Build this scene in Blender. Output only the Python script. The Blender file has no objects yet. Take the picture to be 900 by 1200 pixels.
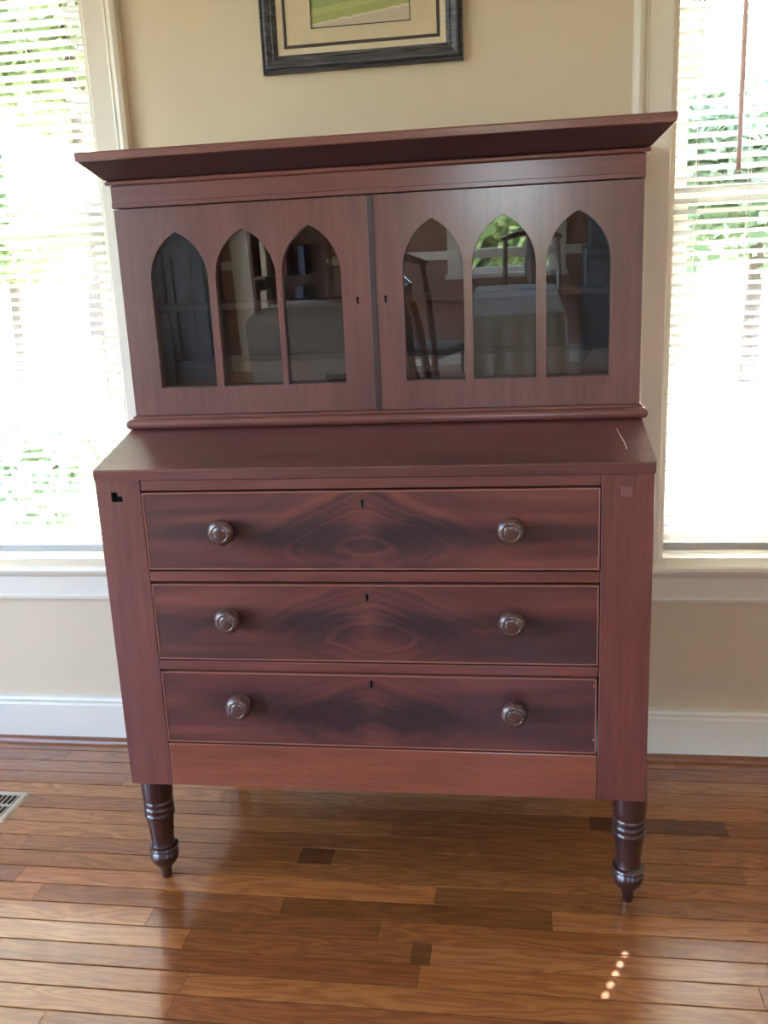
import bpy, bmesh, math, random
from mathutils import Vector, Matrix
from mathutils.geometry import tessellate_polygon

random.seed(7)
sc = bpy.context.scene
COL = sc.collection

# ------------------------------------------------------------------ camera
cam_d = bpy.data.cameras.new('camera')
cam_d.sensor_fit = 'VERTICAL'; cam_d.sensor_height = 36.0; cam_d.sensor_width = 27.0
cam_d.lens = 1063.63 * 36.0 / 1200.0
cam_d.clip_start = 0.02
cam = bpy.data.objects.new('camera', cam_d); COL.objects.link(cam)
right = Vector((0.98941073, 0.13842595, -0.04364249))
fwd = Vector((-0.14491171, 0.95907995, -0.24324112))
up = Vector((0.00818575, 0.24698968, 0.96898354))
M = Matrix((right, up, -fwd)).transposed().to_4x4()
M.translation = Vector((0.80729, -1.62105, 1.24354))
cam.matrix_world = M
sc.camera = cam

# ------------------------------------------------------------------ sky, sun, exposure
SUN_EL = math.radians(39.0)
SUN_AZ = Vector((0.395, 0.919))          # horizontal direction towards the sun
world = bpy.data.worlds.new('sky'); sc.world = world; world.use_nodes = True
nt = world.node_tree; nt.nodes.clear()
sky = nt.nodes.new('ShaderNodeTexSky'); sky.sky_type = 'NISHITA'; sky.sun_disc = False
sky.sun_elevation = SUN_EL; sky.sun_rotation = math.atan2(SUN_AZ.x, SUN_AZ.y)
sky.air_density = 1.0; sky.dust_density = 4.5; sky.ozone_density = 1.0
bg = nt.nodes.new('ShaderNodeBackground'); bg.inputs[1].default_value = 0.40
wo = nt.nodes.new('ShaderNodeOutputWorld')
wbal = nt.nodes.new('ShaderNodeMixRGB'); wbal.blend_type = 'MULTIPLY'; wbal.inputs[0].default_value = 1.0
wbal.inputs[2].default_value = (1.0, 0.98, 1.03, 1)          # camera white balance, the same over the whole sky
nt.links.new(sky.outputs[0], wbal.inputs[1]); nt.links.new(wbal.outputs[0], bg.inputs[0]); nt.links.new(bg.outputs[0], wo.inputs[0])

sun_d = bpy.data.lights.new('sun', 'SUN'); sun_d.energy = 3.8; sun_d.angle = math.radians(0.53)
sun_d.color = (1.0, 0.97, 0.92)
sun = bpy.data.objects.new('sun', sun_d); COL.objects.link(sun)
sun_dir = Vector((SUN_AZ.x * math.cos(SUN_EL), SUN_AZ.y * math.cos(SUN_EL), math.sin(SUN_EL)))
sun.rotation_euler = sun_dir.to_track_quat('Z', 'Y').to_euler()
sun.location = sun_dir * 20

sc.view_settings.view_transform = 'Standard'
sc.view_settings.look = 'None'
sc.view_settings.gamma = 1.0
sc.view_settings.use_curve_mapping = False
sc.view_settings.exposure = 3.88
try:
    sc.cycles.use_denoising = True
    sc.cycles.max_bounces = 10
    sc.cycles.diffuse_bounces = 6
    sc.cycles.glossy_bounces = 5
    sc.cycles.transparent_max_bounces = 16
    sc.cycles.sample_clamp_indirect = 8.0
    sc.cycles.caustics_reflective = False
    sc.cycles.caustics_refractive = False
except Exception:
    pass

def portal(name, loc, normal, sx, sy):
    # marks a window opening so that the sky is sampled through it; gives off no light of its own
    d = bpy.data.lights.new(name, 'AREA'); d.shape = 'RECTANGLE'; d.size = sx; d.size_y = sy
    d.cycles.is_portal = True
    o = bpy.data.objects.new(name, d); COL.objects.link(o)
    o.location = loc; o.rotation_euler = (-Vector(normal)).to_track_quat('Z', 'Y').to_euler()
    return o

# ------------------------------------------------------------------ helpers
def link(o, parent=None):
    COL.objects.link(o)
    if parent: o.parent = parent
    return o

def wloc(o):
    v = Vector(o.location)
    while o.parent:
        o = o.parent; v += o.location
    return v

def obj(name, bm, mat, parent=None, origin=None, smooth=False, world_mesh=True):
    """link one mesh object; the bmesh is given in world coordinates"""
    if origin is None:
        if len(bm.verts):
            xs = [v.co for v in bm.verts]
            origin = Vector([(min(c[i] for c in xs) + max(c[i] for c in xs)) / 2 for i in range(3)])
        else: origin = Vector()
    origin = Vector(origin)
    bmesh.ops.translate(bm, verts=bm.verts, vec=-origin)
    bmesh.ops.recalc_face_normals(bm, faces=bm.faces)
    me = bpy.data.meshes.new(name); bm.to_mesh(me); bm.free()
    if smooth:
        me.polygons.foreach_set('use_smooth', [True] * len(me.polygons))
        try: me.set_sharp_from_angle(angle=math.radians(38))
        except Exception: pass
    me.materials.append(mat)
    o = bpy.data.objects.new(name, me)
    o.location = origin - (wloc(parent) if parent else Vector())
    return link(o, parent)

def empty(name, loc):
    o = bpy.data.objects.new(name, None); o.location = loc; o.empty_display_size = 0.1
    return link(o)

def tag(o, label=None, cat=None, group=None, kind=None):
    if label: o['label'] = label
    if cat: o['category'] = cat
    if group: o['group'] = group
    if kind: o['kind'] = kind
    return o

def box(bm, x0, x1, y0, y1, z0, z1, bev=0.0):
    r = bmesh.ops.create_cube(bm, size=1.0)
    vs = r['verts']
    for v in vs:
        v.co = Vector(((x0 + x1) / 2 + v.co.x * (x1 - x0), (y0 + y1) / 2 + v.co.y * (y1 - y0), (z0 + z1) / 2 + v.co.z * (z1 - z0)))
    if bev > 0:
        es = list({e for v in vs for e in v.link_edges})
        bmesh.ops.bevel(bm, geom=es, offset=bev, segments=2, affect='EDGES', profile=0.5)
    return bm

def B(x0, x1, y0, y1, z0, z1, bev=0.0):
    return box(bmesh.new(), x0, x1, y0, y1, z0, z1, bev)

def lathe(bm, profile, origin, axis='z', seg=28):
    """profile = list of (radius, height along axis)"""
    rings = []
    for r, h in profile:
        ring = []
        for k in range(seg):
            a = 2 * math.pi * k / seg
            c, s = r * math.cos(a), r * math.sin(a)
            p = (c, s, h) if axis == 'z' else (c, h, s)
            ring.append(bm.verts.new(Vector(origin) + Vector(p)))
        rings.append(ring)
    for a, b in zip(rings, rings[1:]):
        for k in range(seg):
            bm.faces.new((a[k], a[(k + 1) % seg], b[(k + 1) % seg], b[k]))
    bm.faces.new(rings[0]); bm.faces.new(rings[-1])
    return bm

def tube(bm, pts, r, seg=8):
    rings = []
    pts = [Vector(p) for p in pts]
    for i, p in enumerate(pts):
        t = (pts[min(i + 1, len(pts) - 1)] - pts[max(i - 1, 0)]).normalized()
        a = t.orthogonal().normalized()
        if abs(t.z) > 0.5: a = Vector((0, 1, 0)).cross(t).normalized()
        b = t.cross(a)
        rr = r[i] if isinstance(r, (list, tuple)) else r
        rings.append([bm.verts.new(p + rr * (math.cos(2 * math.pi * k / seg) * a + math.sin(2 * math.pi * k / seg) * b)) for k in range(seg)])
    for a, b in zip(rings, rings[1:]):
        for k in range(seg):
            bm.faces.new((a[k], a[(k + 1) % seg], b[(k + 1) % seg], b[k]))
    bm.faces.new(rings[0]); bm.faces.new(rings[-1])
    return bm

def prism(bm, poly, axis, a, b):
    """extrude a 2D polygon along an axis from a to b; poly gives the other two coordinates in xyz order"""
    def mk(p, t):
        return {'x': (t, p[0], p[1]), 'y': (p[0], t, p[1]), 'z': (p[0], p[1], t)}[axis]
    va = [bm.verts.new(mk(p, a)) for p in poly]; vb = [bm.verts.new(mk(p, b)) for p in poly]
    n = len(poly)
    bm.faces.new(va); bm.faces.new(vb)
    for k in range(n):
        bm.faces.new((va[k], va[(k + 1) % n], vb[(k + 1) % n], vb[k]))
    return bm

def plate(bm, outer, holes, y0, y1):
    """a board in the xz plane with holes, from y0 (front) to y1 (back)"""
    loops = [outer] + holes
    flat = [p for l in loops for p in l]
    tris = tessellate_polygon([[Vector((p[0], p[1], 0)) for p in l] for l in loops])
    vf = [bm.verts.new((p[0], y0, p[1])) for p in flat]; vb = [bm.verts.new((p[0], y1, p[1])) for p in flat]
    for t in tris:
        try: bm.faces.new([vf[i] for i in t]); bm.faces.new([vb[i] for i in t])
        except ValueError: pass
    k = 0
    for l in loops:
        n = len(l)
        for i in range(n):
            a, b = k + i, k + (i + 1) % n
            bm.faces.new((vf[a], vf[b], vb[b], vb[a]))
        k += n
    return bm

def rect(x0, x1, z0, z1): return [(x0, z0), (x1, z0), (x1, z1), (x0, z1)]

def rings_rect(bm, levels):
    """levels: list of (x0,x1,y0,y1,z); joins the rectangles to a closed moulding"""
    R = [[bm.verts.new(p) for p in ((x0, y0, z), (x1, y0, z), (x1, y1, z), (x0, y1, z))] for x0, x1, y0, y1, z in levels]
    for a, b in zip(R, R[1:]):
        for k in range(4): bm.faces.new((a[k], a[(k + 1) % 4], b[(k + 1) % 4], b[k]))
    bm.faces.new(R[0]); bm.faces.new(R[-1])
    return bm

# ------------------------------------------------------------------ materials
class N:
    def __init__(s, name):
        s.m = bpy.data.materials.new(name); s.m.use_nodes = True
        s.t = s.m.node_tree; s.t.nodes.clear()
        s.out = s.t.nodes.new('ShaderNodeOutputMaterial')
    def n(s, typ, **kw):
        nd = s.t.nodes.new('ShaderNode' + typ)
        for k, v in kw.items(): setattr(nd, k, v)
        return nd
    def l(s, a, b): s.t.links.new(a, b)
    def bsdf(s, color=None, rough=0.5, coat=0.0, coat_rough=0.1, spec=0.5, metal=0.0):
        b = s.n('BsdfPrincipled')
        if color is not None and not hasattr(color, 'links'): b.inputs['Base Color'].default_value = (*color, 1)
        elif color is not None: s.l(color, b.inputs['Base Color'])
        b.inputs['Roughness'].default_value = rough
        b.inputs['Coat Weight'].default_value = coat; b.inputs['Coat Roughness'].default_value = coat_rough
        b.inputs['Specular IOR Level'].default_value = spec; b.inputs['Metallic'].default_value = metal
        s.l(b.outputs[0], s.out.inputs[0]); return b
    def coords(s, scale=(1, 1, 1), rnd=True, rot=(0, 0, 0)):
        tc = s.n('TexCoord'); mp = s.n('Mapping')
        mp.inputs['Scale'].default_value = scale; mp.inputs['Rotation'].default_value = rot
        if rnd:
            oi = s.n('ObjectInfo'); mu = s.n('VectorMath', operation='MULTIPLY_ADD')
            cb = s.n('CombineXYZ')
            for i in range(3): s.l(oi.outputs['Random'], cb.inputs[i])
            s.l(cb.outputs[0], mu.inputs[0]); mu.inputs[1].default_value = (3.1, 5.3, 7.7)
            s.l(tc.outputs['Object'], mu.inputs[2]); s.l(mu.outputs[0], mp.inputs[0])
        else: s.l(tc.outputs['Object'], mp.inputs[0])
        return mp.outputs[0]
    def noise(s, vec, scale=5, detail=4, rough=0.55, dist=0.0):
        nz = s.n('TexNoise'); nz.inputs['Scale'].default_value = scale; nz.inputs['Detail'].default_value = detail
        nz.inputs['Roughness'].default_value = rough; nz.inputs['Distortion'].default_value = dist
        s.l(vec, nz.inputs['Vector']); return nz.outputs[0]
    def ramp(s, fac, stops):
        r = s.n('ValToRGB'); e = r.color_ramp.elements
        while len(e) < len(stops): e.new(0.5)
        for i, (p, c) in enumerate(stops):
            e[i].position = p; e[i].color = (*c, 1)
        s.l(fac, r.inputs[0]); return r.outputs[0]
    def math(s, op, a, b=None, c=None, clamp=False):
        m = s.n('Math', operation=op, use_clamp=clamp)
        for i, v in enumerate((a, b, c)):
            if v is None: continue
            if hasattr(v, 'links'): s.l(v, m.inputs[i])
            else: m.inputs[i].default_value = v
        return m.outputs[0]
    def mix(s, fac, a, b, mode='MIX'):
        m = s.n('MixRGB', blend_type=mode)
        for i, v in ((0, fac), (1, a), (2, b)):
            if hasattr(v, 'links'): s.l(v, m.inputs[i])
            elif isinstance(v, tuple): m.inputs[i].default_value = (*v, 1)
            else: m.inputs[i].default_value = v
        return m.outputs[0]
    def bump(s, h, bsdf, strength=0.1, dist=0.001):
        b = s.n('Bump'); b.inputs['Strength'].default_value = strength; b.inputs['Distance'].default_value = dist
        s.l(h, b.inputs['Height']); s.l(b.outputs[0], bsdf.inputs['Normal'])

def paint(name, color, rough=0.5, var=0.04, bump=0.05):
    s = N(name); v = s.coords((1, 1, 1), rnd=False)
    nz = s.noise(v, 3.0, 3)
    c = s.mix(s.math('MULTIPLY', nz, var * 2), color, tuple(x * 0.8 for x in color))
    b = s.bsdf(c, rough)
    fine = s.noise(s.coords((1, 1, 1), rnd=False), 260, 2)
    s.bump(fine, b, bump, 0.001)
    return s.m

def plain(name, color, rough=0.5, metal=0.0, spec=0.5, coat=0.0):
    s = N(name); v = s.coords((1, 1, 1)); nz = s.noise(v, 40, 2)
    s.bsdf(s.mix(nz, color, tuple(x * 0.82 for x in color)), rough, metal=metal, spec=spec, coat=coat)
    return s.m

def wood(name, light, dark, axis='z', rough=0.38, coat=0.55, mottling=0.5, crough=0.17):
    """straight-grained varnished mahogany, grain along one axis"""
    s = N(name)
    st = {'x': (1.2, 22, 22), 'y': (22, 1.2, 22), 'z': (22, 22, 1.2)}[axis]
    g = s.noise(s.coords(st), 4.0, 6, 0.62, 0.35)
    big = s.noise(s.coords(tuple(x * 0.12 + 0.6 for x in st)), 3.0, 3, 0.5, 0.6)
    f = s.math('ADD', s.math('MULTIPLY', g, 0.6), s.math('MULTIPLY', big, mottling))
    c = s.ramp(f, [(0.30, dark), (0.52, tuple((a + b) / 2 for a, b in zip(light, dark))), (0.74, light)])
    pores = s.noise(s.coords(tuple(x * 6 for x in st)), 5.0, 2)
    c = s.mix(s.math('MULTIPLY', s.math('LESS_THAN', pores, 0.38), 0.35), c, tuple(x * 0.55 for x in dark))
    b = s.bsdf(c, rough, coat=coat, coat_rough=crough); b.inputs['Coat IOR'].default_value = 1.55
    r = s.noise(s.coords((1, 1, 1)), 9, 3)
    s.l(s.math('MULTIPLY_ADD', r, 0.22, rough - 0.1), b.inputs['Roughness'])
    s.bump(s.math('ADD', g, s.math('MULTIPLY', r, 0.8)), b, 0.10, 0.002)
    return s.m

def flame_wood(name):
    """crotch-figured mahogany veneer: feathered flame mirrored about the drawer's middle"""
    s = N(name); tc = s.n('TexCoord'); sp = s.n('SeparateXYZ'); s.l(tc.outputs['Object'], sp.inputs[0])
    x, z = sp.outputs[0], sp.outputs[2]
    oi = s.n('ObjectInfo')
    ax = s.math('ABSOLUTE', x)
    az = s.math('ABSOLUTE', z)
    # eye-shaped figure: feather lines arch over and under the dark heart and close towards the knobs
    axs = s.math('SQRT', s.math('MULTIPLY_ADD', x, x, 0.0009))
    zc = s.math('ADD', z, 0.034)
    zs_ = s.math('SQRT', s.math('MULTIPLY_ADD', zc, zc, 0.00012))
    wob = s.math('MULTIPLY', s.math('SUBTRACT', s.noise(s.coords((6, 1, 9)), 1.5, 4), 0.5), 0.06)
    lev = s.math('ADD', s.math('ADD', zs_, s.math('MULTIPLY', s.math('POWER', axs, 1.1), 0.55)), s.math('MULTIPLY', wob, 0.7))
    # fine streaks: stretched along the level lines, a little combed
    comb = s.math('MULTIPLY_ADD', zc, 9.0, s.math('MULTIPLY', ax, 3.0))
    cb = s.n('CombineXYZ'); s.l(comb, cb.inputs[0]); s.l(s.math('MULTIPLY', oi.outputs['Random'], 9.0), cb.inputs[1]); s.l(s.math('MULTIPLY', lev, 42.0), cb.inputs[2])
    f1 = s.noise(cb.outputs[0], 1.1, 6, 0.62, 0.7)
    cb2 = s.n('CombineXYZ'); s.l(s.math('MULTIPLY', x, 2.0), cb2.inputs[0]); s.l(s.math('MULTIPLY', oi.outputs['Random'], 5.0), cb2.inputs[1]); s.l(s.math('MULTIPLY', z, 26.0), cb2.inputs[2])
    f2 = s.noise(cb2.outputs[0], 0.8, 4, 0.5, 0.5)
    wgt = s.math('SUBTRACT', 1.25, s.math('MULTIPLY', ax, 4.6), clamp=True)
    f = s.math('ADD', s.math('MULTIPLY', f1, wgt), s.math('MULTIPLY', f2, s.math('SUBTRACT', 1.0, wgt)))
    # dark heart: a streak to both ends, swelling to two blots beside the middle
    def blob(cx_, cz_, rx_, rz_, amp):
        dx = s.math('DIVIDE', s.math('SUBTRACT', ax, cx_), rx_)
        dz = s.math('DIVIDE', s.math('ADD', s.math('SUBTRACT', z, cz_), wob), rz_)
        d2 = s.math('ADD', s.math('MULTIPLY', dx, dx), s.math('MULTIPLY', dz, dz))
        return s.math('MULTIPLY', s.math('EXPONENT', s.math('MULTIPLY', d2, -1.0)), amp)
    band = s.math('ADD', blob(0.24, -0.004, 0.22, 0.020, 0.26), blob(0.085, -0.012, 0.085, 0.036, 0.42))
    band = s.math('MULTIPLY', band, s.math('MULTIPLY_ADD', f1, -2.6, 2.35))
    ton = blob(0.0, 0.016, 0.026, 0.040, 0.17)
    tone = s.math('ADD', s.math('SUBTRACT', s.math('MULTIPLY_ADD', f, 1.55, -0.21), band), ton)
    c = s.ramp(tone, [(0.10, (0.030, 0.013, 0.016)), (0.40, (0.066, 0.022, 0.022)), (0.66, (0.118, 0.033, 0.029)), (0.95, (0.190, 0.055, 0.042))])
    b = s.bsdf(c, 0.36, coat=0.5, coat_rough=0.2)
    r = s.noise(s.coords((1, 1, 1)), 9, 3)
    s.l(s.math('MULTIPLY_ADD', r, 0.22, 0.27), b.inputs['Roughness'])
    s.bump(s.math('ADD', f, r), b, 0.06, 0.002)
    return s.m

def oak_floor(name):
    s = N(name)
    oi = s.n('ObjectInfo'); ge = s.n('NewGeometry')
    rnd = s.math('FRACT', s.math('ADD', oi.outputs['Random'], ge.outputs['Random Per Island']))
    tc = s.n('TexCoord'); cb = s.n('CombineXYZ')
    s.l(s.math('MULTIPLY', rnd, 13.0), cb.inputs[0]); s.l(s.math('MULTIPLY', rnd, 37.0), cb.inputs[1]); s.l(s.math('MULTIPLY', rnd, 5.0), cb.inputs[2])
    ad = s.n('VectorMath', operation='ADD'); s.l(tc.outputs['Object'], ad.inputs[0]); s.l(cb.outputs[0], ad.inputs[1])
    def mp(sc_):
        m = s.n('Mapping'); m.inputs['Scale'].default_value = sc_; s.l(ad.outputs[0], m.inputs[0]); return m.outputs[0]
    # cathedral figure: noise contour lines stretched along the board
    base = s.noise(mp((1.6, 14, 1)), 1.4, 3, 0.5, 0.3)
    rg = s.math('FRACT', s.math('MULTIPLY', base, 11.0))
    rg = s.math('ABSOLUTE', s.math('SUBTRACT', rg, 0.5))
    pores = s.noise(mp((9, 420, 1)), 2.0, 3, 0.6)
    c0 = s.ramp(rnd, [(0.0, (0.24, 0.074, 0.021)), (0.06, (0.32, 0.105, 0.028)), (0.5, (0.41, 0.143, 0.038)), (0.8, (0.49, 0.185, 0.054)), (1.0, (0.34, 0.112, 0.031))])
    c0 = s.mix(1.0, c0, oi.outputs['Color'], 'MULTIPLY')
    c1 = s.mix(s.math('MULTIPLY', s.math('SUBTRACT', 0.5, rg), 1.25), c0, s.mix(1.0, c0, (0.42, 0.34, 0.28), 'MULTIPLY'))
    c2 = s.mix(s.math('MULTIPLY', s.math('LESS_THAN', pores, 0.42), 0.30), c1, s.mix(1.0, c1, (0.4, 0.3, 0.24), 'MULTIPLY'))
    b = s.bsdf(c2, 0.42, coat=1.0, coat_rough=0.12, spec=0.2); b.inputs['Coat IOR'].default_value = 1.75
    sm = s.noise(mp((3, 3, 1)), 3.0, 3)
    s.l(s.math('MULTIPLY_ADD', sm, 0.12, 0.06), b.inputs['Coat Roughness'])
    s.bump(s.math('ADD', s.math('MULTIPLY', pores, 0.5), s.math('MULTIPLY', sm, 2.0)), b, 0.05, 0.002)
    return s.m

def thin_glass(name, tint=(1, 1, 1), r0=0.04, rough=0.0, wave=0.0):
    s = N(name)
    tr = s.n('BsdfTransparent'); tr.inputs[0].default_value = (*tint, 1)
    gl = s.n('BsdfGlossy'); gl.inputs['Roughness'].default_value = rough; gl.inputs['Color'].default_value = (1, 1, 1, 1)
    lw = s.n('LayerWeight'); lw.inputs['Blend'].default_value = 0.5      # Schlick reflectance, alike from both sides of the pane
    refl = s.math('MULTIPLY_ADD', s.math('POWER', lw.outputs['Facing'], 5.0), 1 - r0, r0)
    mx = s.n('MixShader'); s.l(refl, mx.inputs[0]); s.l(tr.outputs[0], mx.inputs[1]); s.l(gl.outputs[0], mx.inputs[2])
    if wave > 0:
        nz = s.noise(s.coords((1, 1, 1)), 11, 1)
        bp = s.n('Bump'); bp.inputs['Strength'].default_value = wave; bp.inputs['Distance'].default_value = 0.002
        s.l(nz, bp.inputs['Height']); s.l(bp.outputs[0], gl.inputs['Normal'])
    s.l(mx.outputs[0], s.out.inputs[0])
    return s.m

def slat_mat(name, color):
    s = N(name)
    nz = s.noise(s.coords((1, 1, 1)), 30, 2)
    b = s.bsdf(s.mix(s.math('MULTIPLY', nz, 0.1), color, (0.48, 0.48, 0.45)), 0.42)
    tl = s.n('BsdfTranslucent'); tl.inputs[0].default_value = (*[c * 1.2 for c in color], 1)
    mx = s.n('MixShader'); mx.inputs[0].default_value = 0.05
    s.l(b.outputs[0], mx.inputs[1]); s.l(tl.outputs[0], mx.inputs[2]); s.l(mx.outputs[0], s.out.inputs[0])
    return s.m

def leaf_mat(name, a, b_):
    s = N(name); ge = s.n('NewGeometry')
    c = s.mix(ge.outputs['Random Per Island'], a, b_)
    d = s.bsdf(c, 0.5)
    tl = s.n('BsdfTranslucent'); s.l(c, tl.inputs[0])
    mx = s.n('MixShader'); mx.inputs[0].default_value = 0.45
    s.l(d.outputs[0], mx.inputs[1]); s.l(tl.outputs[0], mx.inputs[2]); s.l(mx.outputs[0], s.out.inputs[0])
    return s.m

def print_mat(name):
    """flat landscape print: road in front, grass, hazy trees and sky"""
    s = N(name); tc = s.n('TexCoord'); sp = s.n('SeparateXYZ'); s.l(tc.outputs['Object'], sp.inputs[0])
    nz = s.noise(s.coords((1, 1, 1), rnd=False), 60, 3)
    lev = s.math('SUBTRACT', sp.outputs[2], s.math('MULTIPLY', sp.outputs[0], 0.12))
    lev = s.math('ADD', lev, s.math('MULTIPLY', s.math('SUBTRACT', nz, 0.5), 0.012))
    f = s.math('MULTIPLY_ADD', lev, 1 / 0.17, 0.5)
    r = s.n('ValToRGB'); r.color_ramp.interpolation = 'CONSTANT'; e = r.color_ramp.elements
    stops = [(0.0, (0.50, 0.42, 0.33)), (0.10, (0.62, 0.56, 0.46)), (0.125, (0.30, 0.34, 0.10)), (0.22, (0.36, 0.42, 0.13)), (0.30, (0.22, 0.30, 0.10)), (0.5, (0.45, 0.5, 0.42)), (0.62, (0.62, 0.68, 0.72))]
    while len(e) < len(stops): e.new(0.5)
    for i, (p_, c) in enumerate(stops): e[i].position = p_; e[i].color = (*c, 1)
    s.l(f, r.inputs[0])
    s.bsdf(s.mix(s.math('MULTIPLY', nz, 0.25), r.outputs[0], (0.7, 0.62, 0.4)), 0.6)
    return s.m

def frame_mat(name):
    s = N(name); g = s.noise(s.coords((1, 1, 1), rnd=False), 30, 4)
    sp = s.noise(s.coords((3, 40, 60), rnd=False), 4, 4)
    c = s.ramp(sp, [(0.35, (0.022, 0.022, 0.028)), (0.62, (0.10, 0.10, 0.11)), (0.8, (0.22, 0.21, 0.20))])
    b = s.bsdf(c, 0.45); s.bump(sp, b, 0.2, 0.001)
    return s.m

MW = (0.205, 0.052, 0.038); MD = (0.075, 0.019, 0.017)
m_post = wood('mahogany_upright', (0.195, 0.054, 0.044), (0.088, 0.025, 0.022), 'z')
m_rail = wood('mahogany_rail', (0.195, 0.054, 0.042), (0.088, 0.025, 0.021), 'x')
m_apron = wood('mahogany_red_apron', (0.27, 0.075, 0.040), (0.140, 0.038, 0.022), 'x', mottling=0.6)
m_lid = wood('mahogany_lid', (0.150, 0.048, 0.044), (0.068, 0.022, 0.022), 'x', rough=0.34, coat=0.9, crough=0.12)
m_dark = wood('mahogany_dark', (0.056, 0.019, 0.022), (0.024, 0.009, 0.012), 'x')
m_door = wood('mahogany_door_veneer', (0.185, 0.064, 0.052), (0.082, 0.029, 0.026), 'z', rough=0.34, coat=0.75)
m_flame = flame_wood('flame_mahogany')
m_bead = plain('worn_edge_wood', (0.36, 0.135, 0.095), 0.45)
m_knob = wood('turned_knob_wood', (0.115, 0.048, 0.038), (0.050, 0.020, 0.018), 'y', rough=0.26, coat=0.6)
m_leg = wood('turned_leg_wood', (0.060, 0.016, 0.014), (0.020, 0.007, 0.008), 'z', rough=0.3, coat=0.5, crough=0.08)
m_hole = plain('dark_void', (0.008, 0.006, 0.006), 0.8, spec=0.1)
m_esc = plain('keyhole_lining', (0.055, 0.035, 0.03), 0.4)
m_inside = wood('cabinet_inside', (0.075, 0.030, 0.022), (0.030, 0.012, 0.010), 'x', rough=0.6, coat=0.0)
m_peg = plain('peg_wood', (0.21, 0.078, 0.066), 0.5)
m_oldglass = thin_glass('old_door_glass', (0.86, 0.90, 0.90), 0.095, 0.0, 0.012)
m_winglass = thin_glass('window_glass', (0.97, 0.99, 0.98), 0.035)
m_wall = paint('cream_wall_paint', (0.675, 0.565, 0.415), 0.6, 0.05, 0.08)
m_wall2 = paint('terracotta_wall_paint', (0.33, 0.185, 0.135), 0.65, 0.05, 0.08)
m_trim = paint('white_trim_paint', (0.78, 0.735, 0.64), 0.35, 0.02, 0.02)
m_ceil = paint('ceiling_paint', (0.82, 0.79, 0.72), 0.8)
m_floor = oak_floor('oak_boards')
m_sub = plain('dark_gap', (0.012, 0.006, 0.004), 0.9, spec=0.1)
m_shoe = wood('stained_shoe_moulding', (0.30, 0.105, 0.05), (0.15, 0.05, 0.025), 'x')
m_slat = slat_mat('blind_slat', (0.52, 0.53, 0.51))
m_cord = plain('blind_cord', (0.72, 0.70, 0.64), 0.8)
m_wand = slat_mat('blind_wand', (0.62, 0.47, 0.45)); m_wand.node_tree.nodes['Mix Shader'].inputs[0].default_value = 0.2
m_frame = frame_mat('picture_frame_grey_black')
m_mat = plain('cream_mat_board', (0.66, 0.55, 0.38), 0.8)
m_liner = plain('cream_liner', (0.72, 0.61, 0.44), 0.7)
m_line = plain('dark_bead', (0.06, 0.045, 0.04), 0.5)
m_print = print_mat('landscape_print')
m_vent = plain('vent_painted_metal', (0.55, 0.49, 0.38), 0.4)
m_black = plain('vent_black', (0.006, 0.006, 0.006), 0.7)

W = 1.05; YW = 0.629; UF = 0.216
RX0, RX1, RY0, RZ = -2.3, 3.1, -5.4, 2.62

# ================================================================== the room
def structure(o): return tag(o, kind='structure')

# window openings in the wall behind the desk: x0, x1, z0, z1
WIN = [(-1.055, -0.195, 0.52, 2.06), (1.155, 2.015, 0.52, 2.06)]
WT = 0.15                                                      # wall thickness
def wall_with_holes(name, outer, holes, y0, y1, mat=None):
    bm = bmesh.new(); plate(bm, outer, holes, y0, y1)
    return structure(obj(name, bm, mat or m_wall))
wb = wall_with_holes('wall_back', rect(RX0 - 0.15, RX1 + 0.15, -0.1, RZ), [rect(*w) for w in WIN], YW, YW + WT)
# wall behind the camera with the window that mirrors in the cabinet glass
BWIN = (0.36, 1.12, 0.72, 2.35)
wf = wall_with_holes('wall_front', rect(RX0 - 0.15, RX1 + 0.15, -0.1, RZ), [rect(*BWIN)], RY0 - WT, RY0, m_wall2)
# left wall: two tall windows enlarged for light; right: unseen window added for light
def side_wall(name, x0, x1, holes):
    bm = bmesh.new(); plate(bm, rect(RY0 - WT, YW + WT, -0.1, RZ), holes, x0, x1)
    for v in bm.verts: v.co = Vector((v.co.y, v.co.x, v.co.z))
    return structure(obj(name, bm, m_wall))
LWIN = [(-1.95, -0.35, 0.32, 2.38), (-4.20, -2.35, 0.32, 2.38)]
RWIN = [(-4.7, -3.8, 0.52, 2.10)]
side_wall('wall_left', RX0 - WT, RX0, [rect(*w) for w in LWIN])
side_wall('wall_right', RX1, RX1 + WT, [rect(*w) for w in RWIN])
structure(obj('ceiling', B(RX0 - 0.15, RX1 + 0.15, RY0 - 0.15, YW + WT, RZ, RZ + 0.1), m_ceil))

# baseboards
def baseboard(name, x0, x1, y, d):
    prof = [(y, 0.0), (y - d * 0.016, 0.0), (y - d * 0.016, 0.113), (y - d * 0.013, 0.118), (y - d * 0.013, 0.124), (y - d * 0.017, 0.128), (y - d * 0.014, 0.136), (y - d * 0.006, 0.140), (y, 0.140)]
    return structure(obj(name, prism(bmesh.new(), prof, 'x', x0, x1), m_trim))
baseboard('baseboard_back', RX0, RX1, YW, 1)
baseboard('baseboard_front', RX0, RX1, RY0, -1)
for nm, x, d in (('baseboard_left', RX0, -1), ('baseboard_right', RX1, 1)):
    prof = [(x, 0), (x - d * 0.016, 0), (x - d * 0.016, 0.12), (x - d * 0.006, 0.140), (x, 0.140)]
    bm = bmesh.new(); va = [bm.verts.new((p[0], RY0, p[1])) for p in prof]; vb = [bm.verts.new((p[0], YW, p[1])) for p in prof]
    bm.faces.new(va); bm.faces.new(vb)
    for k in range(5): bm.faces.new((va[k], va[(k + 1) % 5], vb[(k + 1) % 5], vb[k]))
    structure(obj(nm, bm, m_trim))
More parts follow.
